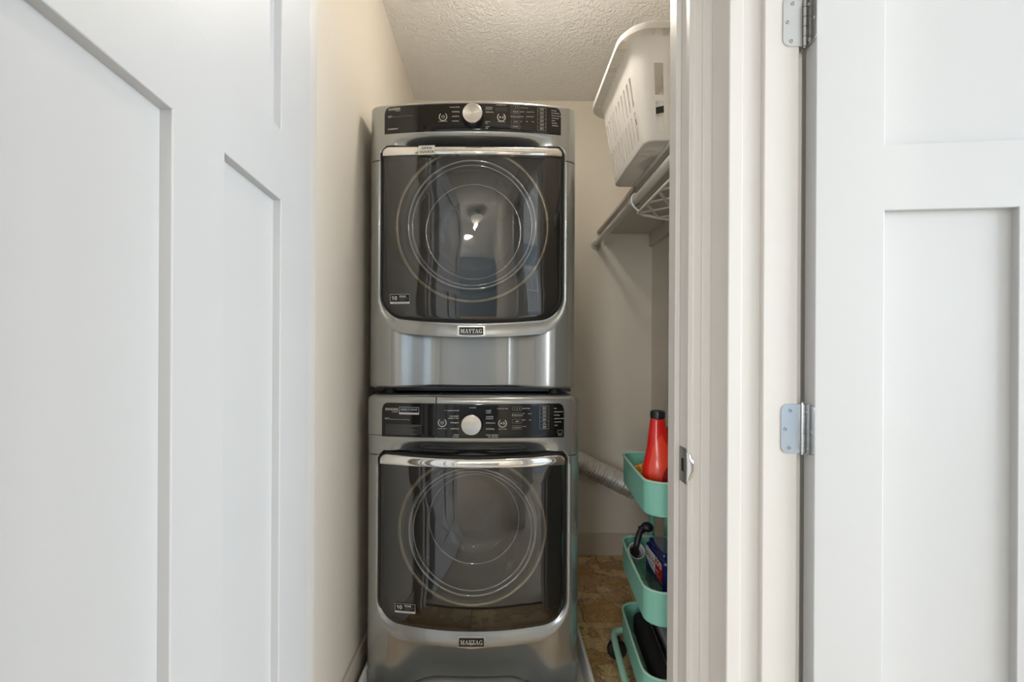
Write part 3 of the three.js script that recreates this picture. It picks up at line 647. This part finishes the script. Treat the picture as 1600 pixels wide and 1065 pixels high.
machine(washer, {
  H: .962 - YW, topR: .022, panel: [.831 - YW, .939 - YW], seam: .772 - YW, split: -.116, drawerY: .834 - YW,
  D: { top: .772 - YW, bot: .230 - YW, strip: .742 - YW }, yc: .536 - YW, ring1: .200, ring2: .232,
  bowl: [[.196, -.012], [.186, -.05], [.165, -.095], [.150, -.125], [.138, -.150], [.11, -.172], [.06, -.184], [.0005, -.187]],
  badgeY: .1945 - YW, sticker: [-.2075, .3000 - YW, .066, .030], knobX: -.002, knobY: .877 - YW, print: washerPrint,
});
const dryer = thing('dryer', 'grey front-loading dryer with an open label on its handle, stacked on the washer', 'dryer', [DXD, YD, -DD]);
const dryerDoor = machine(dryer, {
  H: 1.912 - YD, topR: .012, panel: [1.812 - YD, 1.901 - YD], seam: 1.728 - YD,
  D: { top: 1.760 - YD, bot: 1.198 - YD, strip: 1.7295 - YD }, yc: 1.512 - YD, ring1: .208, ring2: .248,
  bowl: [[.204, -.010], [.192, -.04], [.176, -.07], [.160, -.10], [.142, -.122], [.11, -.14], [.06, -.15], [.0005, -.153]],
  badgeY: 1.168 - YD, sticker: [-.231, 1.270 - YD, .066, .032], knobX: .002, knobY: 1.8545 - YD, print: dryerPrint,
});
{ // the paper label on the dryer's chrome strip
  const t = canvasTex(256, 160, (c, w, h) => { c.fillStyle = '#e9e7e0'; c.fillRect(0, 0, w, h); c.fillStyle = '#33322f'; c.textAlign = 'center'; c.textBaseline = 'middle'; c.font = 'bold 62px sans-serif'; c.fillText('OPEN', w / 2, 46); c.fillText('OUVRIR', w / 2, 112); });
  part('paper_label', grid(8, 2, (i, j) => { const x = -.1445 + (i / 8 - .5) * .053, y = 1.7438 - YD + (j / 2 - .5) * .029; return [x, y, bow(x) + .0202]; }), std(0xffffff, .7, 0, { map: t }), dryerDoor, 'white label reading OPEN OUVRIR');
}
{ // stacking kit between the machines
  part('stacking_rail', [RB(-.33, .33, -.006, .003, -.55, -.066, .002), RB(-.335, .335, -.014, -.005, -.55, -.085, .002)], phys(lin(.05, .06, .075), .2, .7), dryer);
}

// drain pan under the washer
{
  const t = thing('drain_pan', 'white plastic drain pan under the washer', 'drain pan', [-.0655, 0, -1.80]);
  const W2 = .3715, L2 = .395, h = .065, rr = (w, l, r, y) => { const o = []; for (const [cx, cz, a0] of [[w - r, l - r, 0], [-w + r, l - r, 1], [-w + r, -l + r, 2], [w - r, -l + r, 3]]) for (let i = 0; i <= 6; i++) { const a = a0 * Math.PI / 2 + i / 6 * Math.PI / 2; o.push(V(cx + r * Math.cos(a), y, cz + r * Math.sin(a))); } return o; };
  const rings = [rr(W2 - .02, L2 - .02, .02, .003), rr(W2 - .012, L2 - .012, .025, h), rr(W2 - .009, L2 - .009, .03, h + .003), rr(W2 - .001, L2 - .001, .03, h + .003), rr(W2, L2, .03, h), rr(W2 - .004, L2 - .004, .028, .0)];
  part('pan_wall', loft(rings, true, true), M.whiteShiny, t);
  part('pan_floor', RB(-W2 + .012, W2 - .012, .001, .012, -L2 + .012, L2 - .012, .003), M.whiteShiny, t);
}
// flexible dryer duct behind the machines
{
  const t = thing('dryer_duct', 'crinkled silver flexible dryer duct sagging along the back wall', 'duct');
  const curve = new THREE.CatmullRomCurve3([V(.12, .72, -2.36), V(.28, .615, -2.37), V(.41, .540, -2.375), V(.55, .470, -2.38), V(.64, .425, -2.385), V(.72, .390, -2.39), V(.81, .372, -2.39)]);
  const n = 560, m = 24, fr = curve.computeFrenetFrames(n), rings = [];
  for (let i = 0; i <= n; i++) {
    const p = curve.getPointAt(i / n), r = .0495 + .0042 * Math.sin(i / n * 2 * Math.PI * 46) + .0012 * Math.sin(i * .37), ring = [];
    for (let k = 0; k < m; k++) { const a = k / m * 2 * Math.PI, q = r * (1 + .03 * Math.sin(a * 5 + i * .05)); ring.push(p.clone().addScaledVector(fr.normals[i], q * Math.cos(a)).addScaledVector(fr.binormals[i], q * Math.sin(a))); }
    rings.push(ring);
  }
  part('duct_hose', loft(rings), M.duct, t);
}

// ------------------------------------------------------------------ shelf, rod, basket, lattice
const SH = 1.765;                                     // shelf top
{
  const s = thing('wall_shelf', 'white closet shelf along the right wall, carrying the laundry basket', 'shelf', [.679, SH - .016, -1.775]);
  part('shelf_board', RB(-.150, .150, 0, .016, -.734, .734, .003), M.shelf, s);
  part('cleat', [B(.134, .150, -.07, 0, -.734, .734), B(-.145, .134, -.0, -.0001, -.734, -.72)], M.shelf, s);
  const r = thing('closet_rod', 'white closet rod under the front edge of the shelf', 'rod', [.524, 1.690, -1.775]);
  part('pole', rod(V(0, 0, -.728), V(0, 0, .728), .0155, 24), M.rodWhite, r);
  const cup = (z, s2) => { const g = new THREE.LatheGeometry([[.0, 0], [.030, 0], [.030, .004], [.021, .006], [.021, .018], [.018, .018]].map(([a, b]) => new THREE.Vector2(a, b)), 28); g.rotateX(s2 * Math.PI / 2); return g.translate(0, 0, z); };
  part('rod_cup', [cup(-.737, 1)], M.whitePlastic, r);
  part('rod_cup', [cup(.737, -1)], M.whitePlastic, r);
  part('support_hook', tube([V(0, .058, -.02), V(-.004, .040, -.02), V(-.020, .018, -.02), V(-.019, -.008, -.02), V(0, -.0185, -.02), V(.018, -.006, -.02)], .003, 30, 8), M.steel, r);
}
{
  // basket: tapered shell with slots, flared rolled rim, ribbed skirt, bottom plate
  const x0 = .385, x1 = .800, zN = -1.392, zF = -1.905, BH = .330, cx = (x0 + x1) / 2, cz = (zN + zF) / 2;
  const t = thing('laundry_basket', 'white slotted plastic laundry basket overhanging the closet shelf', 'basket', [cx, SH, cz]);
  const hxT = (x1 - x0) / 2 - .019, hzT = (zN - zF) / 2 - .019, hxB = hxT - .053, hzB = hzT - .034;
  const dims = (v) => [lerp(hxB, hxT, v), lerp(hzB, hzT, v), lerp(.034, .060, v)];
  // perimeter parameter s in [0, 8): 0-1 near side (+z) from -x to +x, then corner, right side, corner, far, corner, left, corner
  const P2 = (s, v, off = 0) => {
    let [hx, hz, r] = dims(v); hx += off; hz += off; r += off;
    const k = Math.floor(s) % 8, f = s - Math.floor(s), q = Math.PI / 2;
    switch (k) {
      case 0: return [lerp(-hx + r, hx - r, f), hz]; case 1: return [hx - r + r * Math.sin(f * q), hz - r + r * Math.cos(f * q)];
      case 2: return [hx, lerp(hz - r, -hz + r, f)]; case 3: return [hx - r + r * Math.cos(f * q), -hz + r - r * Math.sin(f * q)];
      case 4: return [lerp(hx - r, -hx + r, f), -hz]; case 5: return [-hx + r - r * Math.sin(f * q), -hz + r - r * Math.cos(f * q)];
      case 6: return [-hx, lerp(-hz + r, hz - r, f)]; default: return [-hx + r - r * Math.cos(f * q), hz - r + r * Math.sin(f * q)];
    }
  };
  const yOf = (v) => .004 + v * (BH - .004);
  const P = (s, v) => { const [x, z] = P2(s, v); return V(x, yOf(v), z); };
  const Nn = (s, v) => { const a = P2(s, v), b = P2(s, v, .01), n = V(b[0] - a[0], 0, b[1] - a[1]); return n.length() < 1e-6 ? V(0, 0, 1) : n.normalize(); };
  const us = [], tag = [];
  const side = (s0, n, duty) => { for (let i = 0; i < n; i++) { us.push(s0 + .0001 + i / n, s0 + (i + duty) / n); tag.push('slot', 'bar'); } };
  const corner = (s0) => { for (let i = 0; i < 8; i++) { us.push(s0 + i / 8); tag.push('corner'); } };
  side(0, 5, .60); corner(1); side(2, 10, .42); corner(3); side(4, 5, .60); corner(5); side(6, 10, .42); corner(7);
  us.push(8);
  const vs = [0, .04, .07, .35, .405, .69, .74, .84, 1];
  const g = perforated(us, vs, P, Nn, .003, (i, j) => tag[i] === 'slot' && (j === 2 || j === 4), true);
  part('basket_wall', g, M.basket, t);
  // rim: flared lip that rolls over and hangs down
  const ringAt = (off, y) => { const o = []; for (let k = 0; k < 8; k++) for (let i = 0; i < (k % 2 ? 10 : 6); i++) { const s = k + i / (k % 2 ? 10 : 6), [x, z] = P2(s, 1, off); o.push(V(x, y, z)); } return o; };
  part('rim', loft([ringAt(.0, BH - .006), ringAt(.002, BH + .001), ringAt(.010, BH + .004), ringAt(.028, BH + .001), ringAt(.0345, BH - .005), ringAt(.0355, BH - .024), ringAt(.0330, BH - .024), ringAt(.0315, BH - .007), ringAt(.012, BH - .002)]), M.basket, t);
  const ribs = [];
  for (let k = 0; k < 8; k += 2) { const n = k % 4 ? 14 : 8; for (let i = 0; i <= n; i++) { const a = P2(k + Math.min(i / n, .9999), 1, .0165), b = Nn(k + Math.min(i / n, .9999), 1); ribs.push(new THREE.BoxGeometry(.002, .024, .030).rotateY(Math.atan2(b.x, b.z)).translate(a[0], BH - .013, a[1])); } }
  part('rim_rib', ribs, M.basket, t).userData.kind = 'stuff';
  const bottomRing = (k, y) => { const o = []; for (let q = 0; q < 8; q++) for (let i = 0; i < 8; i++) { const p = P2(q + i / 8, 0); o.push(V(p[0] * k, y, p[1] * k)); } return o; };
  part('basket_bottom', loft([bottomRing(1.008, .006), bottomRing(1.006, .002), bottomRing(.985, .0005), bottomRing(.5, .0005), bottomRing(0, .0005), bottomRing(.5, .004), bottomRing(.99, .004)], true, true), M.basket, t);
  // a white tub with a black band lies in the basket
  const u = thing('storage_tub', 'white tub with a black band seen through the basket slots', 'tub', [.572, SH + .0055, -1.62]);
  const prof = [[.0, 0], [.075, 0], [.082, .006], [.098, .160], [.103, .164], [.103, .176], [.0, .178]].map(([a, b]) => new THREE.Vector2(a, b));
  part('tub_body', new THREE.LatheGeometry(prof, 40), M.whitePlastic, u);
  part('tub_band', new THREE.LatheGeometry([[.0940, .128], [.0962, .128], [.0982, .149], [.0960, .149]].map(([a, b]) => new THREE.Vector2(a, b)), 40), M.black, u);
}
{ // lattice tray hooked on the rod
  const t = thing('lattice_tray', 'white plastic lattice tray hooked over the closet rod', 'tray', [.524, 1.690, -1.52]);
  const L = .255, Wd = .235, tilt = -.16;
  const bar = (x0, z0, x1, z1) => { const d = Math.hypot(x1 - x0, z1 - z0); return new RoundedBoxGeometry(d, .004, .0125, 1, .0015).rotateY(-Math.atan2(z1 - z0, x1 - x0)).translate((x0 + x1) / 2, 0, (z0 + z1) / 2); };
  const bars = [], s = .062;
  const clip = (c, sgn) => { // line x = c + sgn * z * 1.15 clipped to the rectangle
    const pts = []; const k = .70;
    const zs = [-L, L]; let a = zs[0], b = zs[1];
    const zx0 = (0 - c) / (sgn * k), zx1 = (Wd - c) / (sgn * k); a = Math.max(a, Math.min(zx0, zx1)); b = Math.min(b, Math.max(zx0, zx1));
    return b - a > .01 ? bar(c + sgn * k * a, a, c + sgn * k * b, b) : null;
  };
  for (let c = -.545; c < .9; c += .09) for (const sg of [1, -1]) { const q = clip(c, sg); if (q) bars.push(q); }
  const place = (g) => g.rotateZ(tilt).translate(.004, -.055, 0);
  part('lattice', bars.map(place), M.whitePlastic, t);
  const r = .03, rim = []; for (const [cx, cz, a0] of [[Wd - r, L - r, 0], [r, L - r, 1], [r, -L + r, 2], [Wd - r, -L + r, 3]]) for (let i = 0; i <= 5; i++) { const a = (a0 + i / 5) * Math.PI / 2; rim.push(V(cx + r * Math.cos(a), 0, cz + r * Math.sin(a))); }
  part('rim', place(tube(rim, .0055, 160, 8, true)), M.whitePlastic, t);
  for (const z of [-L + .01, L - .01]) part('hook', tube([V(.028, -.058, z), V(.006, -.046, z), V(-.016, -.022, z), V(-.0205, 0, z), V(-.012, .017, z), V(.004, .020, z)], .004, 26, 8), M.whitePlastic, t);
}

// ------------------------------------------------------------------ rolling cart
const CX = .594, CD = 1.466, CT = -4.75 * Math.PI / 180;
const cartPoint = (lx, y, lz) => V(CX + lx * Math.cos(CT) + lz * Math.sin(CT), y, -CD - lx * Math.sin(CT) + lz * Math.cos(CT));
{
  const t = thing('utility_cart', 'mint green three tier rolling utility cart by the right wall', 'cart', [CX, 0, -CD], CT);
  const hx = .165, hz = .200, R = .052, TD = .095;
  const rr = (o, y) => { const out = [], w = hx + o, l = hz + o, r = R + o; for (const [cx, cz, a0] of [[w - r, l - r, 0], [-w + r, l - r, 1], [-w + r, -l + r, 2], [w - r, -l + r, 3]]) for (let i = 0; i <= 9; i++) { const a = (a0 + i / 9) * Math.PI / 2; out.push(V(cx + r * Math.cos(a), y, cz + r * Math.sin(a))); } return out; };
  const trayGeo = loft([rr(-.004, -TD + .004), rr(-.001, -TD), rr(0, -TD + .003), rr(0, -.003), rr(-.002, -.003), rr(-.002, -TD + .004)], true, true);
  const rimGeo = tube(rr(.0, 0).filter((_, i) => i % 3 !== 1), .0042, 220, 8, true);
  const us = [], vs = [], holesU = []; for (let i = 0; i <= 36; i++) us.push(lerp(-hx + .004, hx - .004, i / 36)); for (let i = 0; i <= 72; i++) vs.push(lerp(-hz + .004, hz - .004, i / 72));
  const inside = (x, z, o) => { const qx = Math.abs(x) - hx + R, qz = Math.abs(z) - hz + R; return Math.hypot(Math.max(qx, 0), Math.max(qz, 0)) - R < o; };
  const meshGeo = perforated(us, vs, (u, v) => V(u, 0, v), () => V(0, 1, 0), .002, (i, j) => {
    const x = (us[i] + us[i + 1]) / 2, z = (vs[j] + vs[j + 1]) / 2; if (!inside(x, z, -.003)) return true;
    return j % 2 === 1 && i % 6 !== 0 && inside(x, z, -.022);
  });
  for (const y of [.738, .434, .192]) {
    const tr = part('tray', trayGeo, M.mint, t); tr.position.y = y;
    part('tray_rim', rimGeo, M.mintRim, tr);
    part('tray_mesh', meshGeo, M.mint, tr).position.y = -TD + .004;
  }
  for (const [x, z] of [[-.052, -hz - .012], [.003, -hz - .012], [.0, hz + .012]]) part('post', rod(V(x, .09, z), V(x, .74, z), .0105, 16), M.mint, t);
  const fr = [], fw = hx + .028, fl = hz + .012, r2 = .045;
  for (const [cx, cz, a0] of [[fw - r2, fl - r2, 0], [-fw + r2, fl - r2, 1], [-fw + r2, -fl + r2, 2], [fw - r2, -fl + r2, 3]]) for (let i = 0; i <= 6; i++) { const a = (a0 + i / 6) * Math.PI / 2; fr.push(V(cx + r2 * Math.cos(a), .084, cz + r2 * Math.sin(a))); }
  part('base_frame', tube(fr, .0115, 200, 12, true), M.mintRim, t);
  for (const sx of [-1, 1]) for (const sz of [-1, 1]) {
    const wx = sx * (fw - .012), wz = sz * (fl - .035);
    const c = new THREE.Group(); c.name = 'caster'; t.add(c);
    const wheel = new THREE.LatheGeometry([[.008, -.010], [.030, -.010], [.034, -.006], [.034, .006], [.030, .010], [.008, .010]].map(([a, b]) => new THREE.Vector2(a, b)), 28).rotateX(Math.PI / 2).translate(wx, .0345, wz);
    part('wheel', wheel, M.rubber, c);
    part('fork', [RB(wx - .014, wx + .014, .02, .072, wz - .016, wz - .012, .0015), RB(wx - .014, wx + .014, .02, .072, wz + .012, wz + .016, .0015), RB(wx - .014, wx + .014, .068, .073, wz - .016, wz + .016, .0015)], M.black, c);
  }
}
// --- on the top tray
{
  const y0 = .738 - .094 + .004, p = V(.496, y0, -1.375);
  const t = thing('detergent_bottle', 'red detergent bottle with a black cap in the cart top tray', 'bottle', [p.x, p.y, p.z], -.10);
  // sections: [y, centre x, half width, half depth]
  const sec = [[0, 0, .056, .036], [.006, 0, .062, .041], [.03, 0, .0645, .043], [.075, 0, .0645, .043], [.105, -.002, .062, .042], [.130, -.006, .054, .039], [.155, -.011, .043, .033], [.18, -.016, .034, .028], [.205, -.0195, .028, .0245], [.23, -.021, .024, .022], [.25, -.0215, .0215, .0205], [.258, -.0215, .0195, .019]];
  const cv = new THREE.CatmullRomCurve3(sec.map((s) => V(s[1], s[0], 0))), n = 60, m = 56;
  const val = (k, c) => { const q = k * (sec.length - 1), i = Math.min(Math.floor(q), sec.length - 2), f = q - i, a = sec[Math.max(i - 1, 0)][c], b = sec[i][c], d = sec[i + 1][c], e = sec[Math.min(i + 2, sec.length - 1)][c]; return .5 * (2 * b + (d - a) * f + (2 * a - 5 * b + 4 * d - e) * f * f + (3 * b - a - 3 * d + e) * f * f * f); };
  const tex = canvasTex(1024, 512, (c, w, h) => {
    c.fillStyle = '#e0190f'; c.fillRect(0, 0, w, h);
    const q = (u, k) => [u * w, (1 - k) * h];
    c.fillStyle = '#f4452a'; c.beginPath(); c.moveTo(...q(.275, .76)); c.quadraticCurveTo(...q(.19, .70), ...q(.135, .60)); c.quadraticCurveTo(...q(.09, .45), ...q(.11, .30)); c.lineTo(...q(.2, .16)); c.lineTo(...q(.42, .16)); c.lineTo(...q(.46, .5)); c.quadraticCurveTo(...q(.33, .55), ...q(.275, .76)); c.fill();
    c.fillStyle = '#a30f1a'; c.beginPath(); c.ellipse(...q(.335, .20), w * .125, h * .30, 0, 0, 7); c.fill();
    c.fillStyle = '#d9d6cc'; c.beginPath(); c.ellipse(...q(.345, .22), w * .075, h * .15, 0, 0, 7); c.fill();
    c.fillStyle = '#a30f1a'; c.fillRect(w * .22, h * .87, w * .24, h * .10);
  });
  const body = grid(m, n, (i, j) => {
    const k = j / n, a = -i / m * 2 * Math.PI + Math.PI, c = Math.cos(a), s = Math.sin(a), e = .82;
    return [val(k, 1) + val(k, 2) * Math.sign(c) * Math.pow(Math.abs(c), e), val(k, 0), val(k, 3) * Math.sign(s) * Math.pow(Math.abs(s), e), i / m, k];
  }, null, true, true);
  const bot = new THREE.CircleGeometry(1, 40).rotateX(Math.PI / 2).scale(.056, 1, .036);
  part('bottle_body', [body, bot], phys(0xffffff, .3, 0, { map: tex, clearcoat: .3 }), t);
  part('handle', tube([V(-.004, .222, 0), V(.018, .218, 0), V(.040, .196, 0), V(.055, .160, 0), V(.058, .120, 0), V(.050, .09, 0)], .0115, 40, 14), phys(lin(.56, .012, .008), .3, 0), t);
  const ribs = []; for (let i = 0; i < 30; i++) { const a = i / 30 * 2 * Math.PI; ribs.push(new THREE.BoxGeometry(.0016, .015, .0016).rotateY(-a).translate(-.0215 + .0208 * Math.cos(a), .268, .0208 * Math.sin(a))); }
  part('cap', [new THREE.LatheGeometry([[.0, .256], [.0205, .256], [.0208, .258], [.0208, .276], [.0190, .280], [.015, .280], [.0140, .2765], [.0, .2765]].map(([a, b]) => new THREE.Vector2(a, b)), 36).translate(-.0215, 0, 0), ...ribs], phys(lin(.010, .012, .022), .3, 0), t, 'black ribbed cap');

  const bx = cartPoint(-.118, y0, -.060);
  const o = thing('packet', 'small orange packet leaning beside the red bottle in the top tray', 'packet', [bx.x, bx.y, bx.z], -.35);
  const pt2 = canvasTex(256, 256, (c, w, h) => { c.fillStyle = '#e8901a'; c.fillRect(0, 0, w, h); c.strokeStyle = '#f7cf6a'; c.lineWidth = 12; for (let i = 0; i < 5; i++) { c.beginPath(); c.moveTo(i * 64 + 10, 0); c.lineTo(i * 64 + 10, h); c.stroke(); } c.beginPath(); c.moveTo(0, h * .3); c.lineTo(w, h * .3); c.moveTo(0, h * .75); c.lineTo(w, h * .75); c.stroke(); });
  part('packet_body', new RoundedBoxGeometry(.085, .075, .022, 3, .006).rotateZ(.42).translate(.022, .054, 0), std(0xffffff, .4, 0, { map: pt2 }), o);
}
// --- on the middle tray
{
  const y0 = .434 - .094 + .004;
  const c = thing('cup', 'white cup tipped forward with a black handled brush in it, middle tray', 'cup', [.464, .3635, -1.632]);
  c.rotation.x = .87;
  part('cup_wall', new THREE.LatheGeometry([[.0, .003], [.0205, .003], [.0245, .116], [.0256, .1185], [.0272, .117], [.0265, .108], [.0222, 0], [.0, 0]].map(([a, b]) => new THREE.Vector2(a, b)), 40), M.whiteShiny, c);
  const b = thing('brush', 'black curved handled brush sticking out of the tipped white cup', 'brush', [.464, .441, -1.545]);
  part('brush_handle', tube([V(-.004, -.028, -.030), V(-.004, -.008, -.006), V(-.003, .016, .008), V(.003, .040, .006), V(.012, .060, .0), V(.024, .074, -.004), V(.036, .075, -.004)], .0098, 50, 14), M.black, b);
  part('brush_head', new THREE.SphereGeometry(.0185, 28, 20).scale(1.1, .9, 1).rotateZ(-.15).translate(.037, .074, -.004), M.black, b);
  part('brush_neck_ring', new THREE.TorusGeometry(.0115, .003, 10, 24).rotateY(Math.PI / 2).rotateZ(.8).translate(.017, .0665, -.002), M.black, b);
  part('bristles', new THREE.CylinderGeometry(.016, .014, .06, 20).rotateX(.87).translate(-.002, -.032, -.036), M.black, b);

  const k = thing('bag_roll_pack', 'blue plastic pack of bag rolls with white and red label, middle tray', 'pack', [.526, y0, -1.448]);
  const tex = canvasTex(768, 640, (q, w, h) => {
    q.fillStyle = '#0c1a66'; q.fillRect(0, 0, w, h);
    for (let i = 0; i < 7; i++) { q.fillStyle = ['#4b5a48', '#7d4a3c', '#20263e', '#8a6c52', '#2c4060', '#5c7a70', '#1b2140'][i]; q.fillRect(i * 110 + 8, h * .62, 74, h * .38); }
    q.save(); q.fillStyle = '#dedee2'; q.beginPath(); q.moveTo(0, 30); q.lineTo(450, 30); q.lineTo(450, 330); q.quadraticCurveTo(180, 330, 0, 220); q.closePath(); q.fill();
    q.fillStyle = '#b3141f'; q.font = 'bold 118px sans-serif'; q.textBaseline = 'middle'; q.fillText('BAGS ON', 20, 150, 410); q.fillStyle = '#333a66'; q.fillRect(120, 235, 240, 12); q.restore();
    q.fillStyle = '#b8161f'; q.fillRect(450, 30, w - 450, 330); q.fillStyle = '#f0f0f0'; q.font = 'bold 150px sans-serif'; q.fillText('270', 470, 140, 260); q.font = 'bold 44px sans-serif'; q.fillText('BAGS', 480, 250);
    q.fillStyle = '#f0f0f0'; q.fillRect(480, 290, 180, 10);
  });
  const bodyM = phys(lin(.010, .018, .12), .12, 0, { clearcoat: 1 });
  part('pack_body', new RoundedBoxGeometry(.072, .136, .170, 4, .012).translate(0, .069, 0), bodyM, k);
  // printed left face
  part('pack_label', grid(4, 4, (i, j) => [-.0367, .008 + j / 4 * .122, -.077 + i / 4 * .154, i / 4, j / 4]), phys(0xffffff, .2, 0, { map: tex, clearcoat: .6 }), k);
  part('pack_flap', [RB(-.030, .030, .132, .150, -.075, .06, .008, 3)], bodyM, k);
}
// --- on the bottom tray
{
  const y0 = .192 - .094 + .004, a = cartPoint(-.100, y0, .01), b = cartPoint(-.040, y0, .0);
  const s = thing('pouch', 'black fabric pouch lying along the cart bottom tray', 'pouch', [a.x, a.y, a.z], CT);
  const g = new RoundedBoxGeometry(.058, .086, .35, 10, .024), q = g.attributes.position;
  for (let i = 0; i < q.count; i++) { const z = q.getZ(i), x = q.getX(i), y = q.getY(i); q.setXYZ(i, x * (1 + .10 * Math.sin(z * 21)), y * (1 + .06 * Math.sin(z * 13 + 1) - .12 * sstep(.05, .17, z)), z); }
  g.computeVertexNormals();
  part('pouch_body', g.translate(0, .046, 0), M.blackCloth, s);
  part('zipper', tube([V(.012, .0885, -.14), V(.012, .0900, -.05), V(.012, .0870, .05), V(.012, .081, .13)], .0022, 40, 6), M.steelDark, s);
  const w = thing('box', 'pale grey box beside the black pouch in the bottom tray', 'box', [b.x, b.y, b.z], CT);
  part('box_body', RB(-.026, .026, 0, .098, -.16, .10, .006, 3), std(lin(.28, .28, .31), .5), w);
  part('box_lid', RB(-.028, .028, .088, .104, -.162, .102, .005, 3), std(lin(.36, .36, .39), .45), w);
}

scene.environment = null;
renderer.render(scene, camera);
